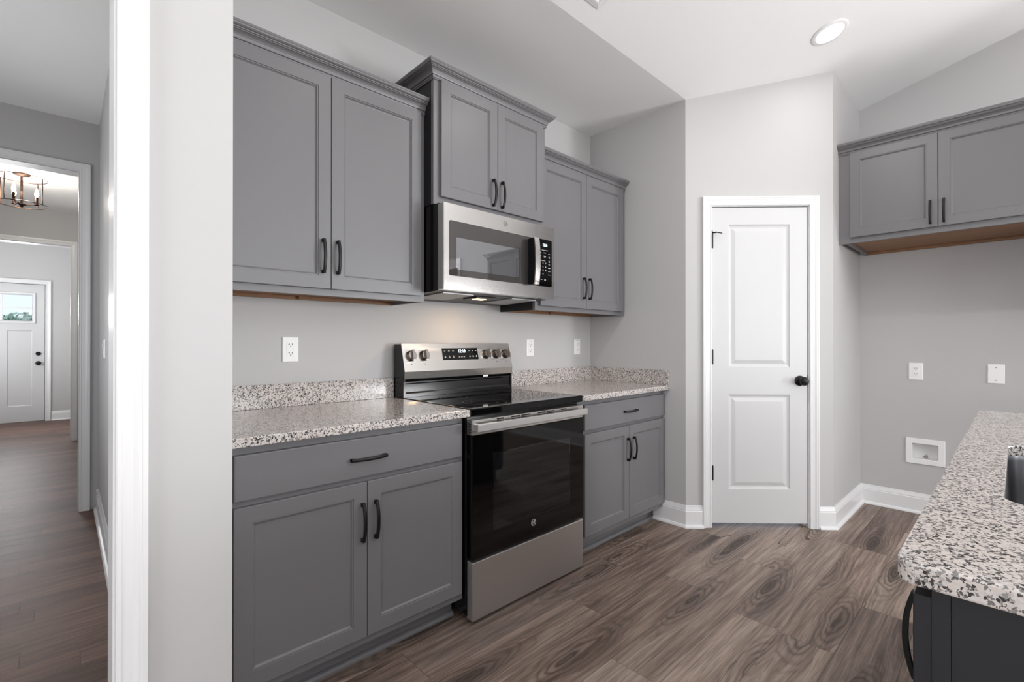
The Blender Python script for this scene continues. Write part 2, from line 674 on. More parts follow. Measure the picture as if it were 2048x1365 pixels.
# pantry door wall at 45 degrees, with the opening for the door
L45 = math.hypot(PB[0] - PA[0], PB[1] - PA[1])
r2 = math.sqrt(.5)
f45 = lambda s, z, t: (PA[0] + r2 * s + r2 * t, PA[1] - r2 * s + r2 * t, z)
z45 = lambda s: vz(PA[1] - r2 * s) + .01
D0, D1, DH = 0.158, 0.797, 2.090      # rough opening
wall('wall_pantry_door', [[(0, 0), (D0, 0), (D0, z45(D0)), (0, z45(0))],
                          [(D0, DH), (D1, DH), (D1, z45(D1)), (D0, z45(D0))],
                          [(D1, 0), (L45, 0), (L45, z45(L45)), (D1, z45(D1))]], f45)
zs = vz(YS) + .01
wall('wall_fridge_alcove', [rect(PB[0] + .0, XR + .05, 0, zs)], fXY(0, YS, 0))
# right wall with a window further along
WY0, WY1, WZ0, WZ1 = -4.55, -2.25, 0.45, 2.42
fR = lambda s, z, t: (XR + t, s, z)
HB = (.3735, .5085, .3830, .4860)      # recess of the water box
wall('wall_right', [[(REAR, 0), (WY0, 0), (WY0, rz(WY0) + .01), (REAR, rz(REAR) + .01)],
                    rect(WY0, WY1, 0, WZ0),
                    [(WY0, WZ1), (WY1, WZ1), (WY1, rz(WY1) + .01), (WY0, rz(WY0) + .01)],
                    [(WY1, 0), (HB[0], 0), (HB[0], vz(HB[0]) + .01), (RIDGE, ZRIDGE + .01), (WY1, rz(WY1) + .01)],
                    rect(HB[0], HB[1], 0, HB[2]),
                    [(HB[0], HB[3]), (HB[1], HB[3]), (HB[1], vz(HB[1]) + .01), (HB[0], vz(HB[0]) + .01)],
                    [(HB[1], 0), (YS + .05, 0), (YS + .05, vz(YS) + .01), (HB[1], vz(HB[1]) + .01)]], fR)
# wall with the cased hall opening, and the partition behind it
zt = vz(YC) + .01
OX0, OX1, OZ = -0.95, 0.087, 2.12
wall('wall_opening', [rect(WEST, OX0, 0, zt), rect(OX0, OX1, OZ, zt), rect(OX1, XPC, 0, zt)], fXY(0, YC, 0), 0.133)
wall('wall_partition', [rect(YC + .133, 4.56, 0, ZC + .01)], lambda s, z, t: (XH + t, s, z), XPC - XH)
# living room walls behind the camera
RW = ((-3.1, -.7), (0.4, 2.8))
pcs = []
edges = [WEST, RW[0][0], RW[0][1], RW[1][0], RW[1][1], XR]
zr = rz(REAR) + .01
for i in range(5):
    if i % 2 == 0:
        pcs.append(rect(edges[i], edges[i + 1], 0, zr))
    else:
        pcs.append(rect(edges[i], edges[i + 1], 0, .45))
        pcs.append(rect(edges[i], edges[i + 1], 2.45, zr))
wall('wall_rear', pcs, lambda s, z, t: (s, REAR - t, z))
fL = lambda s, z, t: (WEST - t, s, z)
LW0, LW1 = -1.6, 0.8
wall('wall_left', [[(REAR, 0), (LW0, 0), (LW0, vz(LW0) + .01), (RIDGE, ZRIDGE + .01), (REAR, rz(REAR) + .01)], rect(LW0, LW1, 0, .55),
                   [(LW0, 2.45), (LW1, 2.45), (LW1, vz(LW1) + .01), (LW0, vz(LW0) + .01)],
                   [(LW1, 0), (YC + .1, 0), (YC + .1, vz(YC) + .01), (LW1, vz(LW1) + .01)]], fL)
# hall, middle room and foyer
Y1, Y2, Y3 = 4.56, 7.92, 10.20
H1X, H1Z, H2X, H2Z = 0.080, 2.408, 0.065, 2.369
wall('wall_hall_left', [rect(YC + .13, 2.3, 0, 2.79), rect(2.3, 3.7, 0, .75), rect(2.3, 3.7, 2.25, 2.79), rect(3.7, Y1, 0, 2.79)], lambda s, z, t: (-1.30 - t, s, z))
wall('wall_hall_end', [rect(-1.6, -.95, 0, 2.79), rect(-.95, H1X, H1Z, 2.79), rect(H1X, .45, 0, 2.79)], fXY(0, Y1, 0))
wall('wall_den_left', [rect(Y1, 5.3, 0, 2.79), rect(5.3, 6.7, 0, .75), rect(5.3, 6.7, 2.25, 2.79), rect(6.7, Y2, 0, 2.79)], lambda s, z, t: (-1.55 - t, s, z))
wall('wall_den_right', [rect(Y1 + .05, Y2 + .05, 0, 2.79)], lambda s, z, t: (.38 + t, s, z))
wall('wall_foyer_entry', [rect(-1.6, -1.0, 0, 2.79), rect(-1.0, H2X, H2Z, 2.79), rect(H2X, .6, 0, 2.79)], fXY(0, Y2, 0))
FD0, FD1, FDH = -1.128, -0.202, 2.090
wall('wall_foyer_front', [rect(-1.6, FD0 - .02, 0, 2.79), rect(FD0 - .02, FD1 + .02, FDH + .01, 2.79), rect(FD1 + .02, .6, 0, 2.79)], fXY(0, Y3, 0), 0.15)
wall('wall_foyer_right', [rect(Y2 + .05, Y3 + .05, 0, 2.79)], lambda s, z, t: (.45 + t, s, z))
wall('wall_foyer_left', [rect(Y2 + .05, 8.55, 0, 2.79), rect(8.55, 9.45, 0, .75), rect(8.55, 9.45, 2.25, 2.79), rect(9.45, Y3 + .05, 0, 2.79)], lambda s, z, t: (-1.5 - t, s, z))

# baseboards
BASE = [(0, 0), (.029, 0), (.028, .008), (.023, .015), (.014, .0185), (.014, .104), (.0115, .108), (.0115, .115),
        (.0095, .121), (.0065, .131), (.0045, .140), (0, .140)]


def baseboard(name, path):
    bm = B()
    sweep(bm, path, BASE, XYZ)
    return struct(name, bm, M['trim'])


p45 = lambda s: (PA[0] + r2 * s, PA[1] - r2 * s)
CAS0, CAS1, CASH = 0.1655, 0.7895, 2.0875     # casing inner edge
CW = .0572
baseboard('baseboard_pantry', [(PXL, 1.705), PA, p45(CAS0 - CW)])
baseboard('baseboard_right', [p45(CAS1 + CW), PB, (XR, YS), (XR, REAR + .02)])
baseboard('baseboard_hall', [(XH - .012, Y1 - .002), (XH, Y1 - .001), (XH, YC + .155)])
baseboard('baseboard_foyer', [(FD1 + .07, Y3), (.44, Y3)])

# casings
CASING = [(0, 0), (0, .0095), (.003, .012), (.009, .0125), (.012, .0105), (.016, .0105), (.030, .0125), (.040, .0165),
          (.0455, .0165), (.0475, .0185), (.0572, .0185), (.0572, 0)]


def casing(name, s0, s1, zh, f, jamb_depth, z0=0.0, stop=None, jamb=True):
    """f(s, z, t): t>0 into the wall; the casing stands out on the room side"""
    bm = B()
    sweep(bm, [(s1, z0), (s1, zh), (s0, zh), (s0, z0)], CASING, lambda a, b, h: f(a, b, -h))
    if jamb:
        rv = .005
        jt = .018
        a, b, c = s0 + rv, s1 - rv, zh - rv
        for pc in ([(a - jt, z0), (a, z0), (a, c), (a - jt, c)], [(b, z0), (b + jt, z0), (b + jt, c), (b, c)],
                   [(a - jt, c), (b + jt, c), (b + jt, c + jt), (a - jt, c + jt)]):
            prism(bm, pc, f, 0.0005, jamb_depth)
        if stop:
            for pc in ([(a, z0), (a + .011, z0), (a + .011, c), (a, c)], [(b - .011, z0), (b, z0), (b, c), (b - .011, c)],
                       [(a, c - .011), (b, c - .011), (b, c), (a, c)]):
                prism(bm, pc, f, stop, stop + .03)
    return struct(name, bm, M['trim'])


casing('trim_1', CAS0, CAS1, CASH, f45, .114, stop=.042)
# cased opening beside the stove alcove
fC = fXY(0, YC, 0)
bm = B()
casing('trim_2', OX0 + .005, OX1 + .0, OZ, fC, .148)
fH1 = fXY(0, Y1, 0)
casing('trim_3', -.95 + .005, H1X + .003, H1Z + .004, fH1, .13)
fH2 = fXY(0, Y2, 0)
casing('trim_4', -1.0 + .005, H2X + .003, H2Z + .004, fH2, .13)
fF = fXY(0, Y3, 0)
casing('trim_5', FD0 - .006, FD1 + .006, FDH, fF, .12, stop=.063)

# ---------------------------------------------------------------- unseen windows that light the room; west and hall-side ones are added
def window(name, s0, s1, z0, z1, f, panes):
    root = thing(name, None, None, (0, 0, 0), 0, None, 'structure')
    bm = B()
    sweep(bm, [(s1, z0), (s1, z1), (s0, z1), (s0, z0)], CASING, lambda a, b, h: f(a, b, -h), closed=True)
    for pc in (rect(s0, s0 + .05, z0, z1), rect(s1 - .05, s1, z0, z1), rect(s0 + .05, s1 - .05, z1 - .05, z1), rect(s0 + .05, s1 - .05, z0, z0 + .05)):
        prism(bm, pc, f, .02, .10)
    for i in range(1, panes):
        c = s0 + (s1 - s0) * i / panes
        prism(bm, rect(c - .025, c + .025, z0 + .05, z1 - .05), f, .03, .09)
    zm = (z0 + z1) / 2
    prism(bm, rect(s0 + .05, s1 - .05, zm - .02, zm + .02), f, .035, .085)
    link_obj('window_frame', bm, M['trim'], root)
    bm = B()
    prism(bm, rect(s0 + .05, s1 - .05, z0 + .05, z1 - .05), f, .095, .099)
    link_obj('pane', bm, M['glass'], root)
    return root


window('window_1', WY0, WY1, WZ0, WZ1, fR, 2)
window('window_2', RW[0][0], RW[0][1], .45, 2.45, lambda s, z, t: (s, REAR - t, z), 3)
window('window_3', RW[1][0], RW[1][1], .45, 2.45, lambda s, z, t: (s, REAR - t, z), 3)
window('added_window_4', LW0, LW1, .55, 2.45, fL, 3)  # unseen window added to carry the west fill
window('added_window_5', 2.3, 3.7, .75, 2.25, lambda s, z, t: (-1.30 - t, s, z), 2)  # made-up opening for the hall fill, out of view
window('added_window_7', 8.55, 9.45, .75, 2.25, lambda s, z, t: (-1.5 - t, s, z), 1)  # unseen window put in for the foyer fill
window('added_window_6', 5.3, 6.7, .75, 2.25, lambda s, z, t: (-1.55 - t, s, z), 2)  # out of view, added as a source for the middle room

# ---------------------------------------------------------------- pantry door
SL0, SL1, SZ0, SZ1 = 0.1725, 0.7785, 0.028, 2.076


def panel_door(bm, s0, s1, z0, z1, panels, f, t0, t1, loops, hole=None):
    """slab whose face carries moulded panels; panels share one pair of s edges unless given singly"""
    cut = panels + ([hole] if hole else [])
    ss = sorted({s0, s1} | {p[0] for p in cut} | {p[1] for p in cut})
    zz = sorted({z0, z1} | {p[2] for p in cut} | {p[3] for p in cut})
    vs = {}

    def V(s, z):
        if (s, z) not in vs:
            vs[(s, z)] = bm.verts.new(f(s, z, t0))
        return vs[(s, z)]
    for a, b in zip(ss, ss[1:]):
        for c, d in zip(zz, zz[1:]):
            if any(p[0] <= a and b <= p[1] and p[2] <= c and d <= p[3] for p in cut):
                continue
            bm.faces.new((V(a, c), V(b, c), V(b, d), V(a, d)))
    for p in panels:
        nested(bm, p[0], p[1], p[2], p[3], loops, lambda x, z, d: f(x, z, t0 + d), True, False)
    q = [(s0, z0), (s1, z0), (s1, z1), (s0, z1)]
    fr = [bm.verts.new(f(a, b, t0)) for a, b in q]
    bk = [bm.verts.new(f(a, b, t1)) for a, b in q]
    if hole:
        hq = [(hole[0], hole[2]), (hole[1], hole[2]), (hole[1], hole[3]), (hole[0], hole[3])]
        hf = [bm.verts.new(f(a, b, t0)) for a, b in hq]
        hb = [bm.verts.new(f(a, b, t1)) for a, b in hq]
        for i in range(4):
            j = (i + 1) % 4
            bm.faces.new((hf[i], hf[j], hb[j], hb[i]))
            bm.faces.new((bk[i], bk[j], hb[j], hb[i]))
    else:
        bm.faces.new(bk)
    for i in range(4):
        j = (i + 1) % 4
        bm.faces.new((fr[i], fr[j], bk[j], bk[i]))
    bmesh.ops.remove_doubles(bm, verts=bm.verts, dist=1e-5)
    return bm


pd = thing('door_1', 'white two-panel pantry door with round black knob', 'door', f45(.475, 0, 0), 0, None, 'structure')
pdl = Matrix.Translation(Vector(f45(.475, 0, 0))).inverted()
floc = lambda s, z, t: tuple(pdl @ Vector(f45(s, z, t)))
bm = B()
RAISED = [(0, 0), (.004, .0045), (.010, .0075), (.016, .0095), (.022, .0095), (.043, .0025), (.046, .002)]
panel_door(bm, SL0, SL1, SZ0, SZ1, [(.276, .668, 1.040, 1.966), (.276, .668, .247, .861)], floc, .002, .037, RAISED)
link_obj('door_slab', bm, M['door'], pd)
for zc in (1.86, 1.106, .354):
    bm = B()
    m = Matrix.Translation(Vector(floc(SL0 - .003, zc - .045, -.006)))
    lathe(bm, [(.0035, -.004), (.0065, 0), (.0065, .09), (.0035, .094)], 12, m)
    prism(bm, rect(SL0 - .009, SL0 + .003, zc - .044, zc + .044), floc, -.003, .001)
    hg = link_obj('hinge', bm, M['black'], pd, True)
    if zc > 1.8:
        bm = B()
        rod(bm, floc(SL0 - .003, zc + .052, -.008), floc(SL0 + .020, zc + .052, -.022), .0045)
        rod(bm, floc(SL0 + .020, zc + .052, -.022), floc(SL0 + .052, zc + .044, -.030), .003)
        rod(bm, floc(SL0 - .003, zc + .045, -.006), floc(SL0 - .003, zc + .070, -.006), .005, 8, .003)
        link_obj('door_stop', bm, M['black'], hg, True)
bm = B()
ktr = Vector(floc(.731, .952, .002))
km = Matrix.Translation(ktr) @ Vector((-r2, -r2, 0)).to_track_quat('Z', 'Y').to_matrix().to_4x4()
lathe(bm, [(.033, 0), (.033, .006), (.029, .010), (.013, .013), (.011, .026), (.013, .031), (.022, .036), (.0275, .045), (.0275, .055), (.022, .063), (.010, .067), (0, .068)], 28, km)
link_obj('knob', bm, M['black'], pd, True)
bm = B()
prism(bm, rect(.7785, .7845, .915, .990), floc, .0025, .03)
link_obj('strike_plate', bm, M['plastic'], pd)

# ---------------------------------------------------------------- front door
fd = thing('door_2', 'white front door with four-pane window at the end of the hall', 'door', (-.665, Y3, 0), 0, None, 'structure')
ff = lambda s, z, t: (s + .665, t, z)
FDX0, FDX1 = FD0 + .006, FD1 - .006
bm = B()
FLATP = [(0, 0), (.004, .004), (.010, .010)]
panel_door(bm, FDX0, FDX1, .012, 2.076, [(-.988, -.727, .246, 1.381), (-.603, -.342, .246, 1.381)], ff, .02, .060, FLATP, (-.985, -.345, 1.526, 1.910))
slab = link_obj('door_slab', bm, M['door'], fd)
bm = B()
FR = [(0, 0), (0, .012), (.006, .018), (.020, .018), (.026, .010), (.026, 0)]
sweep(bm, [(-.332, 1.513), (-.332, 1.923), (-.998, 1.923), (-.998, 1.513)], FR, lambda a, b, h: ff(a, b, .02 - h), closed=True)
for s in (-.665,):
    prism(bm, rect(s - .013, s + .013, 1.53, 1.905), ff, .006, .030)
for z in (1.724,):
    for sa, sb in ((-.98, -.678), (-.652, -.35)):
        prism(bm, rect(sa, sb, z - .011, z + .011), ff, .008, .030)
link_obj('window_frame', bm, M['trim'], fd)
bm = B()
prism(bm, rect(-.975, -.355, 1.536, 1.900), ff, .0185, .0188)
link_obj('pane', bm, M['glass'], fd)
for nm, z, pr in (('deadbolt', 1.029, [(.030, 0), (.030, .010), (.024, .018), (0, .020)]),
                  ('knob', .885, [(.032, 0), (.032, .008), (.012, .012), (.012, .03), (.028, .042), (.028, .052), (.015, .062), (0, .063)])):
    bm = B()
    lathe(bm, pr, 24, Matrix.Translation((-.277 + .665, .02, z)) @ Matrix.Rotation(PI / 2, 4, 'X'))
    link_obj(nm, bm, M['black'], fd, True)
bm = B()
prism(bm, rect(FDX0, FDX1, 0, .011), ff, .005, .10)
link_obj('threshold', bm, M['steel'], fd)

# ---------------------------------------------------------------- cabinets
STILE = .057
DOORP = [(0, .019), (0, .0015), (.0015, 0), (STILE - .006, 0), (STILE - .005, .0028), (STILE - .0012, .0028), (STILE, .0052),
         (STILE + .004, .0088), (STILE + .006, .0095)]
DRAWP = [(0, .019), (0, .003), (.0012, .0010), (.004, 0)]


def pull_mesh(bm, L, f, proud=.031, wdt=.0105):
    """arched bar pull of length L; f(u, w, out) with u along, w across"""
    n = 14
    pts = []
    for i in range(n + 1):
        u = -L / 2 + L * i / n
        o = .019 + (proud - .019) * (1 - (2 * u / L) ** 2)
        pts.append((u, o))
    rings = []
    for i, (u, o) in enumerate(pts):
        hw = wdt / 2 * (1.0 + .10 * (1 - (2 * u / L) ** 2))
        rings.append([bm.verts.new(f(u, a, b)) for a, b in ((-hw, o - .0075), (hw, o - .0075), (hw, o - .0015), (hw * .6, o), (-hw * .6, o), (-hw, o - .0015))])
    for a, b in zip(rings, rings[1:]):
        for q in range(6):
            w = (q + 1) % 6
            bm.faces.new((a[q], a[w], b[w], b[q]))
    bm.faces.new(rings[0])
    bm.faces.new(rings[-1][::-1])
    for sg in (-1, 1):
        u0, u1 = sorted((sg * L / 2, sg * (L / 2 - .013)))
        vs = [bm.verts.new(f(u, w, o)) for u in (u0, u1) for w in (-wdt / 2, wdt / 2) for o in (0, .0165)]
        for q in ((0, 1, 3, 2), (4, 6, 7, 5), (0, 4, 5, 1), (2, 3, 7, 6), (0, 2, 6, 4), (1, 5, 7, 3)):
            bm.faces.new([vs[i] for i in q])
    return bm


def cab_door(root, x0, x1, z0, z1, yf, hx, hz, mat='cab', L=.139):
    """door in the XZ plane facing -y with its front at yf; pull centred at (hx, hz)"""
    bm = B()
    nested(bm, x0, x1, z0, z1, DOORP, lambda x, z, d: (x, yf + d, z))
    d = link_obj('door', bm, M[mat], root)
    if hx is not None:
        bm = B()
        pull_mesh(bm, L, lambda u, w, o: (hx + w, yf - o, hz + u))
        link_obj('handle', bm, M['black'], d, True)
    return d


def cab_drawer(root, x0, x1, z0, z1, yf, hx, hz, L=.139):
    bm = B()
    nested(bm, x0, x1, z0, z1, DRAWP, lambda x, z, d: (x, yf + d, z))
    d = link_obj('drawer', bm, M['cab'], root)
    bm = B()
    pull_mesh(bm, L, lambda u, w, o: (hx + u, yf - o, hz + w))
    link_obj('handle', bm, M['black'], d, True)
    return d


CROWN = [(0, 0), (.0050, 0), (.0050, .0050), (.0080, .0065), (.0090, .0095), (.0080, .0125), (.0050, .0140), (.0060, .0170), (.0110, .0185),
         (.0125, .0220), (.0140, .0285), (.0180, .0350), (.0240, .0400), (.0300, .0425), (.0300, .0455), (.0340, .0465), (.0345, .0500), (.0390, .0515),
         (.0430, .0550), (.0440, .0600), (.0456, .0615), (.0456, .0700), (0, .0700)]


def wall_cabinet(label, loc, rotz, W, D, H, doors, dz, hz, crown, fill=(0, 0), side_l='cab', side_r='cab', name='wall_cabinet'):
    """local frame: x along the wall, -y to the room, z up from the underside"""
    root = thing(name, label, 'cabinet', loc, rotz, 'gray wall cabinets')
    t = .016
    bm = B()
    box(bm, t, W - t, -.010, -.002, 0.012, H - .001)                     # back
    box(bm, t, W - t, -D + .02, -.010, H - .017, H - .001)               # top
    link_obj('body', bm, M['cab'], root)
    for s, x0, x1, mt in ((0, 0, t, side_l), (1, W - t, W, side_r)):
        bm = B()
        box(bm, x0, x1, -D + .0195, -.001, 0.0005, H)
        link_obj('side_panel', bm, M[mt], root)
    bm = B()
    box(bm, t + .0005, W - t - .0005, -D + .02, -.0105, .0175, .033)      # raised floor of the box
    box(bm, t + .0005, W - t - .0005, -.028, -.0105, .0015, .0170)        # hanging rail
    cx = W / 2
    box(bm, cx - .03, cx + .03, -.048, -.0285, .0030, .0170)              # cleat block
    link_obj('underside', bm, M['raw'], root)
    bm = B()
    st = .042
    xa, xb = -fill[0], W + fill[1]
    box(bm, xa, st, -D, -D + .019, 0, H)
    box(bm, W - st, xb, -D, -D + .019, 0, H)
    box(bm, st, W - st, -D, -D + .019, H - .045, H)
    box(bm, st, W - st, -D, -D + .019, 0, .042)
    box(bm, st, W - st, -D + .004, -D + .018, .042, H - .045)             # dark gap between the doors is backed
    link_obj('face_frame', bm, M['cab'], root)
    yf = -D - .019
    for i, (x0, x1) in enumerate(doors):
        hx = x1 - .033 if i == 0 else x0 + .025
        cab_door(root, x0, x1, dz[0], dz[1], yf, hx, hz)
    bm = B()
    zc = dz[1] - .003
    sweep(bm, crown, CROWN, lambda a, b, h: (a, b, h + zc))
    link_obj('crown_moulding', bm, M['cab'], root)
    return root


ZU = 1.392
XA, XM0, XM1 = .339, 1.2545, 2.0175
# left of the stove
wall_cabinet('tall-door gray wall cabinet nearest the wall corner, above the left counter', (XA, YW, ZU), 0, XM0 - XA, .305, .914,
             [(.026, .4575), (.4600, .889)], (.027, .896), .1575, [(-(XA - XPC), -.305), (XM0 - XA, -.305)], fill=(XA - XPC, 0), side_r='cab')
# over the microwave
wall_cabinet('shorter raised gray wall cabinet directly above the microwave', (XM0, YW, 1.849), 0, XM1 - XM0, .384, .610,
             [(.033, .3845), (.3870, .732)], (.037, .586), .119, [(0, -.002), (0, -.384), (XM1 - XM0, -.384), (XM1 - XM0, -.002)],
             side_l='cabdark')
# right of the stove
WR = 2.932 - XM1
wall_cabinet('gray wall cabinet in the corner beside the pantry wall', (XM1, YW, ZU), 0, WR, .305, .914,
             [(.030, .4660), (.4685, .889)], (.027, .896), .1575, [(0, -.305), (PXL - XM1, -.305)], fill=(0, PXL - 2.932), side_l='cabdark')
# over the refrigerator space
XF = 3.754
WF = .914
wall_cabinet('deep gray wall cabinet on the right wall above the empty refrigerator space', (XR, .775, 1.850), -PI / 2, WF, XR - XF, .610,
             [(.029, .4580), (.4605, .887)], (.034, .586), .122, [(-(YS - .775), -(XR - XF)), (WF, -(XR - XF)), (WF, -.05)], fill=(YS - .775, 0))


wall_cabinet('gray wall cabinet further along the right wall, mirrored in the microwave door glass', (XR, -.20, ZU), -PI / 2, 1.02, .305, .914,
             [(.030, .5085), (.5110, .990)], (.027, .896), .1575, [(0, -.305), (1.02, -.305), (1.02, -.01)])


def base_cabinet(label, x0, W, doors, dxs, handles, dh, stile_l, stile_r, xl, xr, mirror=False):
    root = thing('base_cabinet', label, 'cabinet', (x0, YW, 0), 0, 'gray base cabinets')
    D = .610
    bm = B()
    box(bm, .0, W, -D + .0195, -.002, .10, .8835)
    box(bm, .0, W, -D + .085, -.002, .0005, .10)
    link_obj('body', bm, M['cab'], root)
    bm = B()
    box(bm, stile_l, stile_r, -D, -D + .019, .098, .125)
    box(bm, stile_l, stile_r, -D, -D + .019, .840, .8835)
    box(bm, stile_l, stile_r, -D, -D + .019, .690, .722)
    box(bm, xl, stile_l, -D, -D + .019, .098, .8835)
    box(bm, stile_r, xr, -D, -D + .019, .098, .8835)
    box(bm, stile_l, stile_r, -D + .004, -D + .018, .125, .690)
    box(bm, stile_l, stile_r, -D + .004, -D + .018, .722, .840)
    link_obj('face_frame', bm, M['cab'], root)
    yf = -D - .019
    cab_drawer(root, dxs[0], dxs[1], .7130, .8545, yf, dh[0], dh[1])
    for (a, b), hx in zip(doors, handles):
        cab_door(root, a, b, .131, .6935, yf, hx, .552)
    bm = B()
    prof = [(0, 0), (.024, 0), (.0235, .007), (.019, .015), (.012, .0185), (.006, .0195), (.006, .10), (0, .10)]
    sweep(bm, [(xl, -D + .0845), (xr, -D + .0845)], prof, XYZ)
    link_obj('toe_kick', bm, M['cab'], root)
    return root


base_cabinet('gray base cabinet under the granite counter between wall corner and stove', XPC + .002, 1.2480 - XPC - .002,
             [(.375 - XPC - .002, .8045 - XPC - .002), (.8070 - XPC - .002, 1.2365 - XPC - .002)], (.375 - XPC - .002, 1.2365 - XPC - .002),
             [.785 - XPC - .002, .8365 - XPC - .002], (.809 - XPC - .002, .7815), .07, .915, 0, 1.2640 - XPC - .002 - .014)
XB0 = 2.024
base_cabinet('gray base cabinet between the stove and the pantry wall', XB0, PXL - .003 - XB0,
             [(2.0765 - XB0, 2.5065 - XB0), (2.5090 - XB0, 2.932 - XB0)], (2.0765 - XB0, 2.938 - XB0),
             [2.4965 - .007 - XB0, 2.5535 - XB0], (2.5185 - XB0, .783), .07, .895, 0, PXL - .003 - XB0)

# ---------------------------------------------------------------- countertops
CY0 = 1.588


def slab(bm, pts, z0, z1, hole=None, bev=.003):
    lo = [bm.verts.new((a, b, z0)) for a, b in pts]
    edges = [bm.edges.new((lo[i], lo[(i + 1) % len(lo)])) for i in range(len(lo))]
    if hole:
        hv = [bm.verts.new((a, b, z0)) for a, b in hole]
        edges += [bm.edges.new((hv[i], hv[(i + 1) % len(hv)])) for i in range(len(hv))]
    r = bmesh.ops.triangle_fill(bm, use_beauty=True, use_dissolve=False, edges=edges)
    fs = [g for g in r['geom'] if isinstance(g, bmesh.types.BMFace)]
    ex = bmesh.ops.extrude_face_region(bm, geom=fs)
    up = [g for g in ex['geom'] if isinstance(g, bmesh.types.BMVert)]
    for v in up:
        v.co.z = z1
    bmesh.ops.recalc_face_normals(bm, faces=bm.faces)
    if bev:
        es = [e for e in bm.edges if len(e.link_faces) == 2 and abs(abs(e.calc_face_angle(0)) - PI / 2) < .2 and abs(e.verts[0].co.z - e.verts[1].co.z) < 1e-6]
        bmesh.ops.bevel(bm, geom=es, offset=bev, segments=2, affect='EDGES', profile=.5)
    return bm


ct = thing('countertop', 'speckled granite countertop on the base cabinet at left of the stove', 'countertop', (XPC, YW, .884), 0, 'granite countertops')
bm = B()
slab(bm, [(0.001, CY0 - YW), (1.2535 - XPC, CY0 - YW), (1.2535 - XPC, -.001), (0.001, -.001)], 0, .030)
link_obj('slab', bm, M['granite'], ct)
bm = B()
box(bm, .001, 1.2535 - XPC, -.0215, -.0015, .0302, .132, .0015)
link_obj('backsplash', bm, M['granite'], ct)
ct = thing('countertop', 'speckled granite countertop filling the corner between stove and pantry wall', 'countertop', (2.0165, YW, .884), 0, 'granite countertops')
WCT = PXL - 2.0165 - .001
bm = B()
slab(bm, [(0, CY0 - YW), (WCT, CY0 - YW), (WCT, -.001), (0, -.001)], 0, .030)
link_obj('slab', bm, M['granite'], ct)
bm = B()
box(bm, 0, WCT - .0205, -.0215, -.0015, .0302, .132, .0015)
link_obj('backsplash', bm, M['granite'], ct)
bm = B()
box(bm, WCT - .020, WCT, CY0 - YW + .003, -.0015, .0302, .132, .0015)
link_obj('backsplash', bm, M['granite'], ct)

# ---------------------------------------------------------------- stove
RX0, RX1 = 1.2575, 2.0115
st = thing('stove', 'stainless freestanding electric stove with black glass top', 'stove', (RX0, YW, 0))
RWD = RX1 - RX0
ly = lambda y: y - YW
bm = B()
box(bm, .002, RWD - .002, ly(1.622), ly(2.235), .03, .884)
box(bm, .0, .010, ly(1.615), ly(1.640), .03, .884)
for px in (.05, RWD - .05):
    for py in (1.69, 2.18):
        rod(bm, (px, ly(py), .0), (px, ly(py), .031), .016, 10)
link_obj('body', bm, M['blackgloss'], st)
bm = B()
box(bm, 0, RWD, ly(1.586), ly(2.150), .8845, .9175, .004, 3)
ck = link_obj('cooktop', bm, M['blackglass'], st)
for bx, by, rr in ((.20, 1.735, .105), (.56, 1.735, .090), (.20, 1.985, .075), (.56, 1.985, .110)):
    bm = B()
    for R in (rr, rr * .62):
        a = [bm.verts.new((bx + R * math.cos(2 * PI * i / 40), ly(by) + R * math.sin(2 * PI * i / 40), .9178)) for i in range(40)]
        b = [bm.verts.new((bx + (R - .002) * math.cos(2 * PI * i / 40), ly(by) + (R - .002) * math.sin(2 * PI * i / 40), .9178)) for i in range(40)]
        for i in range(40):
            j = (i + 1) % 40
            bm.faces.new((a[i], a[j], b[j], b[i]))
    link_obj('burner_ring', bm, M['plastic'], ck)
# backguard
bg = B()
fbg = lambda a, b, h: (h, ly(a), b)
END = [(2.2285, .905), (2.2285, 1.191), (2.166, 1.191), (2.131, 1.050), (2.1355, 1.014), (2.1365, 1.000), (2.1365, .9185), (2.1365, .905)]
for h0, h1 in ((0, .012), (RWD - .012, RWD)):
    prism(bg, END, fbg, h0, h1)
prism(bg, [(2.229, .905), (2.229, 1.189), (2.172, 1.189), (2.140, 1.050), (2.150, 1.008), (2.160, .985), (2.160, .95), (2.150, .9185), (2.150, .905)], fbg, .0125, RWD - .0125)
prism(bg, [(2.1495, .9985), (2.139, .9975), (2.139, .9905), (2.1425, .985), (2.1425, .945), (2.137, .936), (2.137, .9185), (2.1495, .9185)], fbg, .0125, RWD - .0125)
back = link_obj('backguard', bg, M['blackgloss'], st)
bm = B()
prism(bm, [(2.185, 1.1905), (2.185, 1.1935), (2.1645, 1.1935), (2.1285, 1.050), (2.1345, 1.012), (2.1365, 1.0125), (2.131, 1.050), (2.1665, 1.1905)], fbg, .0125 - .010, RWD - .0025)
pan = link_obj('control_panel', bm, M['steel'], st)
tl = math.atan2(.036, .1435)
py = lambda z: 2.1285 + (z - 1.050) * .036 / .1435      # panel surface


def on_panel(x, z, off=0.0):
    """x in world, z height; matrix whose local XY lies in the slanted panel, local z out of it"""
    return Matrix.Translation((x - RX0, ly(py(z)) - off * math.cos(tl), z + off * math.sin(tl))) @ Matrix.Rotation(PI / 2 - tl, 4, 'X')


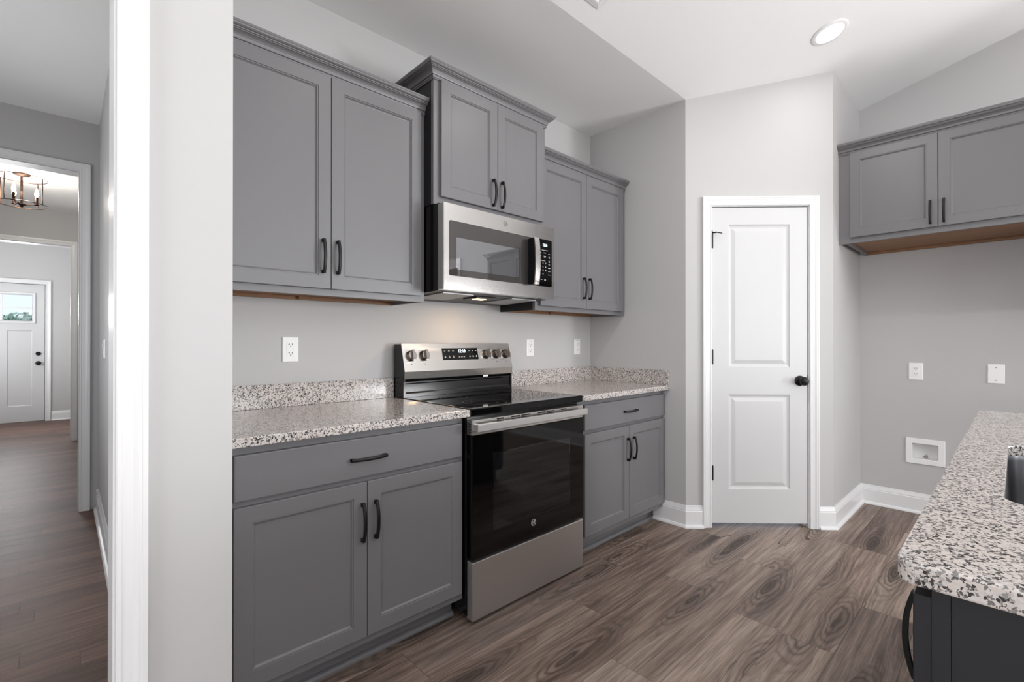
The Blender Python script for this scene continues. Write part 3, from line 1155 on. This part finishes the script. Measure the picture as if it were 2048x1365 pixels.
bm = B()
mp = on_panel(1.629, 1.135, 0)
fP = lambda a, b, h: tuple(mp @ Vector((a, b, h)))
prism(bm, [(-.124, -.034), (.124, -.034), (.124, .034), (-.124, .034)], fP, -.001, .0008)
disp = link_obj('control_display', bm, M['blackglass'], pan)
text_mesh('clock_digits', '12:10', .028, M['clock'], disp, on_panel(1.639, 1.1505, .0014) @ Matrix.Scale(.82, 4, (1, 0, 0)))
bm = B()
rnd = random.Random(4)
for row, zz in enumerate((1.152, 1.118)):
    for gx in (1.522, 1.550, 1.578, 1.618, 1.634, 1.650, 1.692, 1.716, 1.740):
        if row == 0 and 1.60 < gx < 1.66:
            continue
        q = on_panel(gx, zz, .0012)
        wv = .006 if row == 0 or 1.60 < gx < 1.66 else .0055
        fq = lambda a, b, h: tuple(q @ Vector((a, b, h)))
        prism(bm, rect(-wv * .85, wv * .85, -.0009, .0009), fq, 0, .0002)
        if row == 1 and not 1.60 < gx < 1.66:
            prism(bm, rect(-.0017, .0017, .0045, .0080), fq, 0, .0002)
link_obj('legend_print', bm, M['legend'], disp)
for kx in (1.3065, 1.3865, 1.8135, 1.8915, 1.968):
    bm = B()
    q = on_panel(kx, 1.129, 0)
    lathe(bm, [(.0285, 0), (.0285, .004), (.026, .007), (.0245, .020), (.0225, .024), (0, .0245)], 28, q)
    kb = link_obj('knob', bm, M['knobsteel'], pan, True)
    bm = B()
    fq = lambda a, b, h: tuple(q @ Vector((a, b, h)))
    prism(bm, [(-.0075, -.026), (.0075, -.026), (.0062, .027), (-.0062, .027)], fq, .020, .037)
    link_obj('knob_grip', bm, M['knobsteel'], kb)
    bm = B()
    q = on_panel(kx, 1.086, .0006)
    lathe(bm, [(.0022, 0), (.0022, .0004)], 10, q)
    link_obj('indicator_mark', bm, M['dark'], pan)
bm = B()
box(bm, 1.782 - RX0, 1.818 - RX0, ly(2.1345), ly(2.1355), 1.0005, 1.0105)
link_obj('sticker', bm, M['white'], back)
# trim strip with vents, door, handle, drawer
bm = B()
box(bm, .0, RWD - .006, ly(1.578), ly(1.621), .8045, .8690, .002)
strip = link_obj('vent_trim', bm, M['steel'], st)
for a, b in ((1.396, 1.437), (1.485, 1.538), (1.548, 1.606), (1.659, 1.713), (1.721, 1.777), (1.827, 1.870)):
    bm = B()
    for z0, z1 in ((.8590, .8645), (.8490, .8545)):
        box(bm, a - RX0, b - RX0, ly(1.5772), ly(1.5790), z0, z1)
    link_obj('vent_slot', bm, M['dark'], strip)
bm = B()
for i in range(4):
    box(bm, -.0006, .002, ly(1.588), ly(1.600), .813 + i * .012, .820 + i * .012)
link_obj('vent_slot', bm, M['dark'], strip)
bm = B()
box(bm, .001, RWD - .007, ly(1.578), ly(1.621), .2760, .8035, .0015)
od = link_obj('oven_door', bm, M['blackglass'], st)
bm = B()
nested(bm, .115, RWD - .115, .372, .715, [(0, 0), (.004, -.0004)], lambda x, z, d: (x, ly(1.5778) + d, z), True, False)
link_obj('oven_window', bm, gloss('tinted_oven_window', lin(15, 15, 17), .035, .6), od)
bm = B()
box(bm, -.001, RWD - .0175, ly(1.537), ly(1.5535), .8235, .8565, .003)
box(bm, .004, .026, ly(1.5535), ly(1.5779), .8265, .8535)
box(bm, RWD - .045, RWD - .023, ly(1.5535), ly(1.5779), .8265, .8535)
link_obj('handle', bm, M['satin'], od)


def emblem(name, parent, x, y, z, R, mat):
    q = facing(x, y, z)
    bm = text_mesh(None, 'GE', R * 1.05, None, None, q @ Matrix.Translation((0, R * .02, 0)) @ Matrix.Scale(.92, 4, (1, 0, 0)), shear=.25)
    for r0, r1 in ((R, R * .88),):
        n = 36
        a = [bm.verts.new(q @ Vector((r0 * math.cos(2 * PI * i / n), r0 * math.sin(2 * PI * i / n), .0002))) for i in range(n)]
        b = [bm.verts.new(q @ Vector((r1 * math.cos(2 * PI * i / n), r1 * math.sin(2 * PI * i / n), .0002))) for i in range(n)]
        for i in range(n):
            j = (i + 1) % n
            bm.faces.new((a[i], a[j], b[j], b[i]))
    for i in range(4):                      # small scrolls of the monogram
        aa = PI / 4 + i * PI / 2
        lathe(bm, [(R * .13, 0), (R * .13, .0003)], 10, q @ Matrix.Translation((R * .68 * math.cos(aa), R * .68 * math.sin(aa), 0)))
    return link_obj(name, bm, mat, parent)


emblem('emblem', od, 1.628 - RX0, ly(1.5774), .344, .0155, M['emblem'])
bm = B()
box(bm, .003, RWD - .005, ly(1.5785), ly(1.6215), .0160, .2640, .003)
link_obj('drawer', bm, M['satin'], st)

# ---------------------------------------------------------------- microwave
mw = thing('microwave', 'stainless over-the-range microwave with black glass window', 'microwave', (1.2570, YW, 1.4400))
mx = lambda x: x - 1.2570
mz = lambda z: z - 1.4400
MWW = .7555
bm = B()
prism(bm, [(ly(1.832), .0035), (-.003, -.0085), (-.003, .4065), (ly(1.832), .4065)], lambda a, b, h: (h, a, b), .004, MWW - .004)
link_obj('body', bm, M['blackgloss'], mw)
bm = B()
prism(bm, [(ly(1.850), .0028), (-.004, -.0084), (-.004, -.0100), (ly(1.850), .0012)], lambda a, b, h: (h, a, b), .006, MWW - .006)
link_obj('bottom_plate', bm, M['plastic'], mw)
bm = B()
fT = lambda a, b, h: (a, ly(1.787) + h, b)
pts = rrect(.0, mx(1.8615), mz(1.4430), mz(1.8420), .004, 3)
bm_pts = pts
prism(bm, pts, fT, .003, .044)
prism(bm, rrect(.003, mx(1.8615) - .001, mz(1.4450), mz(1.8400), .004, 3), fT, 0, .0031)
mwd = link_obj('door', bm, M['steel2'], mw)
bm = B()
prism(bm, rrect(mx(1.2875), mx(1.8605), mz(1.5085), mz(1.7640), .010, 5), fT, -.0008, .001)
g1 = link_obj('window_glass', bm, M['mwglass'], mwd)
bm = B()
prism(bm, rrect(mx(1.3290), mx(1.7320), mz(1.5400), mz(1.6890), .003, 2), fT, -.0012, .0002)
link_obj('window_screen', bm, M['mwinner'], g1)
emblem('emblem', mwd, mx(1.640), ly(1.7864), mz(1.806), .0145, M['emblemd'])
bm = B()
# bowed bar: black core with a steel face
n = 12
hz0, hz1 = mz(1.5080), mz(1.7555)
side = []
for i in range(n + 1):
    v = -1 + 2 * i / n
    side.append((ly(1.737) - .010 * (1 - v * v), hz0 + (hz1 - hz0) * i / n))
outer = side
inner = [(a + .006, b) for a, b in side]
prism(bm, outer + inner[::-1], lambda a, b, h: (h, a, b), mx(1.8005), mx(1.8365))
hd = link_obj('handle', bm, M['steel'], mwd)
bm = B()
prism(bm, [(a + .0062, b) for a, b in side] + [(ly(1.7858), hz1 - .004), (ly(1.7858), hz0 + .004)], lambda a, b, h: (h, a, b), mx(1.8025), mx(1.8345))
link_obj('handle_core', bm, M['blackgloss'], hd)
bm = B()
prism(bm, rrect(mx(1.8625), MWW, mz(1.4430), mz(1.8420), .004, 3), fT, .003, .044)
prism(bm, rrect(mx(1.8630), MWW - .002, mz(1.4445), mz(1.8405), .004, 3), fT, 0, .0031)
cp = link_obj('control_panel', bm, M['steel2'], mw)
bm = B()
prism(bm, rrect(mx(1.8655), mx(1.9905), mz(1.5085), mz(1.7680), .008, 4), fT, -.0008, .001)
kp = link_obj('keypad', bm, M['blackglass'], cp)
text_mesh('clock_digits', '12:10', .0215, M['clock'], kp, facing(mx(1.9335), ly(1.7859), mz(1.7360)) @ Matrix.Scale(.78, 4, (1, 0, 0)))
bm = B()
yk = ly(1.7859)


def bar(bm, x, z, w, h=.0015):
    box(bm, mx(x) - w / 2, mx(x) + w / 2, yk - .0002, yk + .0001, mz(z) - h / 2, mz(z) + h / 2)


bar(bm, 1.9330, 1.7080, .050)
for x, z, w in ((1.897, 1.694, .014), (1.932, 1.694, .020), (1.968, 1.690, .014), (1.897, 1.676, .012), (1.932, 1.676, .020), (1.932, 1.671, .014),
                (1.968, 1.674, .010), (1.968, 1.668, .010), (1.918, 1.650, .036), (1.968, 1.652, .010), (1.968, 1.646, .010), (1.968, 1.632, .012), (1.968, 1.612, .018),
                (1.968, 1.594, .018), (1.968, 1.575, .018), (1.905, 1.546, .014), (1.935, 1.546, .014), (1.935, 1.541, .012)):
    bar(bm, x, z, w)
link_obj('legend_print', bm, M['legend'], kp)
bm = B()
for i, ch in enumerate('1234567890'):
    r_, c_ = divmod(i, 3)
    x = (1.897, 1.918, 1.940)[c_] if i < 9 else 1.918
    tb = text_mesh(None, ch, .012, None, None, facing(mx(x), yk, mz(1.636 - r_ * .0195)))
    tm = bpy.data.meshes.new('tmp')
    tb.to_mesh(tm)
    tb.free()
    bm.from_mesh(tm)
    bpy.data.meshes.remove(tm)
link_obj('digit_print', bm, M['legend'], kp)
for a, b in ((1.315, 1.500), (1.765, 1.950)):
    bm = B()
    prism(bm, [(ly(1.872), .000), (ly(2.130), -.0078), (ly(2.130), -.0125), (ly(1.872), -.0047)], lambda a, b, h: (h, a, b), mx(a), mx(b))
    link_obj('grease_filter', bm, M['filt'], mw)
bm = B()
box(bm, mx(1.555), mx(1.690), ly(1.915), ly(2.030), -.0090, -.0020)
lp = link_obj('lamp_cover', bm, M['plastic'], mw)
bm = B()
box(bm, mx(1.592), mx(1.655), ly(1.955), ly(2.000), -.0110, -.0091)
link_obj('lamp_lens', bm, M['mwlamp'], lp)
hl = bpy.data.lights.new('hood_light', 'AREA')
hl.size = .06
hl.energy = 1.4
hl.color = (1.0, .70, .42)
ho = bpy.data.objects.new('hood_light', hl)
COL.objects.link(ho)
ho.location = (1.6235, 1.978, 1.426)

# ---------------------------------------------------------------- outlets, plates, boxes on the walls
def outlet(label, loc, rotz, kind_, w=.070, h=.1145, cat='outlet'):
    root = thing('wall_outlet' if kind_ != 'blank' else 'blank_plate', label, cat, loc, rotz, 'white wall plates')
    bm = B()
    LP = [(0, 0), (0, -.003), (.003, -.0062), (.005, -.0066)]
    nested(bm, -w / 2, w / 2, -h / 2, h / 2, LP, lambda x, z, d: (x, d, z))
    pl = link_obj('cover_plate', bm, M['white'], root)
    if kind_ == 'blank':
        for z in (-.041, .041):
            bm = B()
            lathe(bm, [(.0032, 0), (.0032, .0008), (0, .0012)], 10, Matrix.Translation((0, -.0066, z)) @ Matrix.Rotation(PI / 2, 4, 'X'))
            link_obj('screw', bm, M['emblemd'], root)
        return root
    bm = B()
    nested(bm, -.0168, .0168, -.0335, .0335, [(0, 0), (0, -.0076), (.001, -.0082)], lambda x, z, d: (x, d, z), True, False)
    rc = link_obj('receptacle', bm, M['white'], root)
    for zc in (.019, -.019):
        bm = B()
        for sx_ in (-.0062, .0062):
            box(bm, sx_ - .0011, sx_ + .0011, -.0084, -.0080, zc - .0005, zc + .0080)
        if kind_ == 'gfci':
            box(bm, -.0105, -.0062, -.0084, -.0080, zc + .003, zc + .005)
        lathe(bm, [(.0027, 0), (.0027, .0003)], 10, Matrix.Translation((0, -.0081, zc - .0065)) @ Matrix.Rotation(PI / 2, 4, 'X'))
        link_obj('socket_slot', bm, M['dark'], rc)
    if kind_ == 'decora':
        bm = B()
        box(bm, -.010, .010, -.0072, -.0064, .0440, .0475)
        link_obj('sticker', bm, M['emblemd'], root)
    if kind_ == 'gfci':
        bm = B()
        box(bm, -.009, .009, -.0094, -.0080, .0008, .0058, .0005)
        box(bm, -.009, .009, -.0094, -.0080, -.0058, -.0008, .0005)
        link_obj('test_button', bm, M['white'], rc)
    return root


outlet('white wall outlet above the granite backsplash left of the stove', (.7445, YW - .0005, 1.1685), 0, 'gfci')
outlet('white wall outlet just right of the stove control panel', (2.2850, YW - .0005, 1.1635), 0, 'decora')
outlet('white wall outlet in the corner next to the pantry wall', (2.7820, YW - .0005, 1.1665), 0, 'decora')
outlet('white wall outlet on the right wall above the recessed water box', (XR - .0005, .4890, .9960), -PI / 2, 'duplex', .078, .121)
outlet('blank white wall plate with two screws above the island counter', (XR - .0005, .0920, .9960), -PI / 2, 'blank', .079, .125, 'wall plate')
# small arc of the word printed on the two decora outlets: dark legend bars
sw = thing('light_switch', 'white light switch plate on the hall wall behind the cased opening', 'switch', (XH - .0005, 3.84, 1.16), PI / 2 + PI)
bm = B()
nested(bm, -.058, .058, -.0575, .0575, [(0, 0), (0, -.003), (.003, -.0062), (.005, -.0066)], lambda x, z, d: (x, d, z))
link_obj('cover_plate', bm, M['white'], sw)
for xo in (-.023, .023):
    bm = B()
    nested(bm, xo - .0165, xo + .0165, -.033, .033, [(0, -.0060), (.001, -.0095)], lambda x, z, d: (x, d - (.003 if z > 0 else 0), z), True, False)
    link_obj('rocker', bm, M['white'], sw)

wb = thing('water_supply_box', 'white recessed water supply box low on the right wall', 'supply box', (XR, .441, .4345), -PI / 2)
bm = B()
sweep(bm, [(.0685, -.0525), (.0685, .0525), (-.0685, .0525), (-.0685, -.0525)], [(0, 0.0005), (0, .006), (.003, .008), (.034, .008), (.0365, .004), (.0365, 0.0005)],
      lambda a, b, h: (a, -h, b), closed=True)
link_obj('flange', bm, M['white'], wb)
bm = B()
nested(bm, -.0672, .0672, -.0512, .0512, [(0, -.004), (.0005, .055), (.004, .060)], lambda x, z, d: (x, d, z), True, False)
link_obj('box_back', bm, M['white'], wb)
bm = B()
lathe(bm, [(.011, -.052), (.011, -.045), (.0075, -.044), (.0075, -.030), (.009, -.029), (.009, -.024), (0, -.024)], 14, Matrix.Translation((.003, .030, .0)))
rod(bm, (.003, .030, -.035), (.003, .008, -.035), .006, 12)
box(bm, -.009, .015, .004, .009, -.042, -.028)
link_obj('valve', bm, M['steel2'], wb, True)

# ---------------------------------------------------------------- ceiling items
nrm = Vector((0, -SL, -1)).normalized()


def downlight(cx_, cy_, label, watts):
    rl = thing('recessed_light', label, 'ceiling light', (cx_, cy_, vz(cy_)), 0, 'recessed downlights')
    q = nrm.to_track_quat('Z', 'Y').to_matrix().to_4x4()
    bm = B()
    lathe(bm, [(.092, .0005), (.092, .004), (.086, .008), (.072, .0085), (.068, .004), (.068, .0005)], 48, q)
    link_obj('trim_ring', bm, M['white'], rl, True)
    bm = B()
    lathe(bm, [(.068, .0015), (.0675, .0040), (.040, .0050), (0, .0052)], 40, q)
    link_obj('lens', bm, M['lens'], rl, True)
    ll = bpy.data.lights.new('downlight', 'AREA')
    ll.shape = 'DISK'
    ll.size = .13
    ll.energy = watts
    ll.color = (1.0, .97, .93)
    lo = bpy.data.objects.new('downlight', ll)
    COL.objects.link(lo)
    lo.location = Vector((cx_, cy_, vz(cy_))) + nrm * .012
    lo.rotation_euler = nrm.to_track_quat('-Z', 'Y').to_euler()


downlight(3.185, .730, 'round white recessed downlight glowing above the pantry door', 1.5)
downlight(1.20, .730, 'round recessed downlight above the aisle in front of the wall opening', 4)
downlight(2.20, .730, 'unseen recessed downlight added to brighten the stove wall', 8)  # put in above the frame to fill the stove wall's right end

vx1, vy1 = 1.868, 1.383
vt = thing('ceiling_vent', 'white ceiling air register at the top edge, by the ceiling break', 'vent', (vx1, vy1, vz(vy1)))
up = Vector((0, 1, -SL)).normalized()
mv = Matrix((( 1, 0, 0), (0, up.y, nrm.y), (0, up.z, nrm.z))).to_4x4()
fV = lambda a, b, h: tuple(mv @ Vector((a, b, h)))
bm = B()
sweep(bm, [(-.030, -.030), (-.030, -.150), (-.330, -.150), (-.330, -.030)][::-1], [(0, .001), (0, .009), (.006, .009), (.030, .004), (.030, .0005)], fV, closed=True)
link_obj('frame', bm, M['white'], vt)
for i in range(8):
    bm = B()
    b0 = -.146 + i * .0150
    prism(bm, [(b0, .001), (b0 + .010, .008), (b0 + .0115, .008), (b0 + .0015, .001)], lambda a, b, h: fV(h, a, b), -.329, -.031)
    link_obj('slat', bm, M['white'], vt)

# lantern in the hall
FX, FY, FZ = -.286, 6.37, 2.776
lf = thing('semi_flush_lantern', 'round bronze cage ceiling light with candle bulbs seen down the hall', 'ceiling light', (FX, FY, FZ))
bm = B()
lathe(bm, [(.062, 0), (.062, -.008), (.055, -.016), (.015, -.022), (.009, -.026), (.009, -.30), (.0, -.30)], 28)
link_obj('canopy_and_stem', bm, M['bronze'], lf, True)
for zz in (-.040, -.285):
    bm = B()
    torus(bm, .176, .0036, Matrix.Translation((0, 0, zz)), 56, 8)
    link_obj('hoop', bm, M['bronze'], lf, True)
for i in range(4):
    a = math.radians(-36 + 90 * i)
    bm = B()
    rod(bm, (.176 * math.cos(a), .176 * math.sin(a), -.285), (.176 * math.cos(a), .176 * math.sin(a), -.040), .0034)
    link_obj('upright', bm, M['bronze'], lf, True)
bm = B()
lathe(bm, [(0, -.318), (.010, -.314), (.012, -.300), (.034, -.292), (.036, -.284), (.012, -.278), (0, -.278)], 20)
for i in range(3):
    a = math.radians(2 + 120 * i)
    c, s = math.cos(a), math.sin(a)
    rod(bm, (.01 * c, .01 * s, -.285), (.100 * c, .100 * s, -.278), .0045)
link_obj('hub', bm, M['bronze'], lf, True)
for i in range(3):
    a = math.radians(2 + 120 * i)
    c, s = math.cos(a), math.sin(a)
    bm = B()
    lathe(bm, [(.006, -.282), (.018, -.276), (.018, -.270), (.0105, -.266), (.0105, -.200), (0, -.200)], 16, Matrix.Translation((.1 * c, .1 * s, 0)))
    sk = link_obj('candle_socket', bm, M['bronze'], lf, True)
    bm = B()
    lathe(bm, [(.008, -.199), (.015, -.180), (.016, -.165), (.010, -.140), (.003, -.115), (0, -.112)], 16, Matrix.Translation((.1 * c, .1 * s, 0)))
    link_obj('candle_bulb', bm, M['bulb'], sk, True)
fl = bpy.data.lights.new('lantern_light', 'POINT')
fl.energy = 22
fl.color = (1.0, .93, .82)
fl.shadow_soft_size = .05
fo = bpy.data.objects.new('lantern_light', fl)
COL.objects.link(fo)
fo.location = (FX, FY, FZ - .155)

# ---------------------------------------------------------------- island, sink
IX0, IX1, IY0, IY1 = .802, 2.815, -.92, .112
ic = thing('island_cabinet', 'dark gray kitchen island cabinet under the near granite counter', 'cabinet', (IX0, IY1, 0))
ix = lambda x: x - IX0
iy = lambda y: y - IY1
bm = B()
box(bm, ix(.8335), ix(1.18), iy(-.88), iy(.0585), .10, .8835)
box(bm, ix(1.98), ix(2.785), iy(-.88), iy(.0585), .10, .8835)
box(bm, ix(1.18), ix(1.98), iy(-.88), iy(-.43), .10, .8835)
box(bm, ix(1.18), ix(1.98), iy(-.43), iy(.0585), .10, .62)
box(bm, ix(1.18), ix(1.98), iy(.0370), iy(.0585), .62, .8835)
box(bm, ix(.8335), ix(2.785), iy(-.88), iy(-.008), .0005, .10)
link_obj('body', bm, M['island'], ic)
bm = B()
box(bm, ix(.8320), ix(2.786), iy(.0590), iy(.0775), .098, .8835)
link_obj('face_frame', bm, M['island'], ic)
fI = lambda x, z, d: (ix(x), iy(.0970) - d, z)
xs_ = [.8335, 1.165, 1.585, 2.0, 2.39, 2.78]
for i in range(5):
    bm = B()
    nested(bm, xs_[i] + .0015, xs_[i + 1] - .0015, .131, .862, DOORP, fI)
    d = link_obj('door', bm, M['island'], ic)
    hx = (.985, 1.545, 1.625, 2.35, 2.43)[i]
    bm = B()
    pull_mesh(bm, .139, lambda u, w, o: (ix(hx + w), iy(.0970) + o, .735 + u))
    link_obj('handle', bm, M['black'], d, True)
bm = B()
outer = rrect(ix(IX0), ix(IX1), iy(IY0), iy(IY1), .026, 5)
SKX0, SKX1, SKY0, SKY1 = 1.222, 1.940, -.410, .0165
hole = rrect(ix(SKX0), ix(SKX1), iy(SKY0), iy(SKY1), .055, 6)
slab(bm, outer, .884, .914, hole, .0035)
it = thing('countertop', 'granite island countertop with a sink cutout, nearest the camera', 'countertop', (IX0, IY1, 0), 0, 'granite countertops')
link_obj('slab', bm, M['granite'], it)
sk = thing('sink', 'stainless undermount sink set into the island counter', 'sink', ((SKX0 + SKX1) / 2, (SKY0 + SKY1) / 2, .66))
bm = B()
hw, hh = (SKX1 - SKX0) / 2, (SKY1 - SKY0) / 2
rings = []
for gx, zz, rr in ((.030, .2235, .075), (.004, .2235, .057), (.002, .2100, .055), (-.004, .06, .06), (-.012, .035, .07), (-.035, .018, .07), (-.30, .010, .02)):
    gx2 = max(gx, -hh + .03)
    rings.append([bm.verts.new((a, b, zz)) for a, b in rrect(-hw - gx, hw + gx, -hh - gx2, hh + gx2, min(rr, hh + gx2 - .001), 6)])
for a, b in zip(rings, rings[1:]):
    n = len(a)
    for i in range(n):
        j = (i + 1) % n
        bm.faces.new((a[i], a[j], b[j], b[i]))
bm.faces.new(rings[-1])
link_obj('bowl', bm, M['steelv'], sk, True)
bm = B()
lathe(bm, [(.050, .0105), (.050, .0140), (.042, .0150), (.036, .0115), (0, .0112)], 24)
link_obj('drain', bm, M['steel2'], sk, True)

# ---------------------------------------------------------------- outdoors, seen through glass
bm = B()
box(bm, -30, 30, -40, REAR - .3, -.30, -.15)
box(bm, -30, 30, 10.6, 40, -.30, -.15)
box(bm, XR + .4, 30, REAR - .3, 10.6, -.30, -.15)
box(bm, -30, WEST - .4, REAR - .3, 10.6, -.30, -.15)
struct('ground', bm, M['lawn'])


def tree(label, loc, r, h, n, seed, mt='leaf', ls=1.0):
    t = thing('tree', label, 'tree', loc, 0, 'trees outdoors')
    rn = random.Random(seed)
    bm = B()
    rod(bm, (0, 0, 0), (.1, .05, h), .16, 10, .09)
    link_obj('trunk', bm, M['bark'], t, True)
    bm = B()
    for i in range(n):
        u = Vector((rn.gauss(0, 1), rn.gauss(0, 1), rn.gauss(0, 1))).normalized() * r * rn.uniform(.45, 1.0)
        p = Vector((u.x, u.y, h + r * .45 + u.z * .8))
        s_ = rn.uniform(.10, .22) * ls
        a = Vector((rn.uniform(-1, 1), rn.uniform(-1, 1), rn.uniform(-1, 1))).normalized() * s_
        b = a.cross(Vector((rn.uniform(-1, 1), rn.uniform(-1, 1), rn.uniform(-1, 1)))).normalized() * s_ * .55
        bm.faces.new([bm.verts.new(p + a), bm.verts.new(p + b), bm.verts.new(p - a), bm.verts.new(p - b)])
    link_obj('foliage', bm, M[mt], t)
    return t


tree('leafy green tree outside seen through the front door window', (-.72, 17.5, -.15), .85, 1.05, 3200, 3, 'leafpale', .42)
tree('green tree outside the side window, mirrored in the microwave glass', (9.5, -6.2, -.15), 2.2, 1.2, 4200, 5, 'leaf', .7)
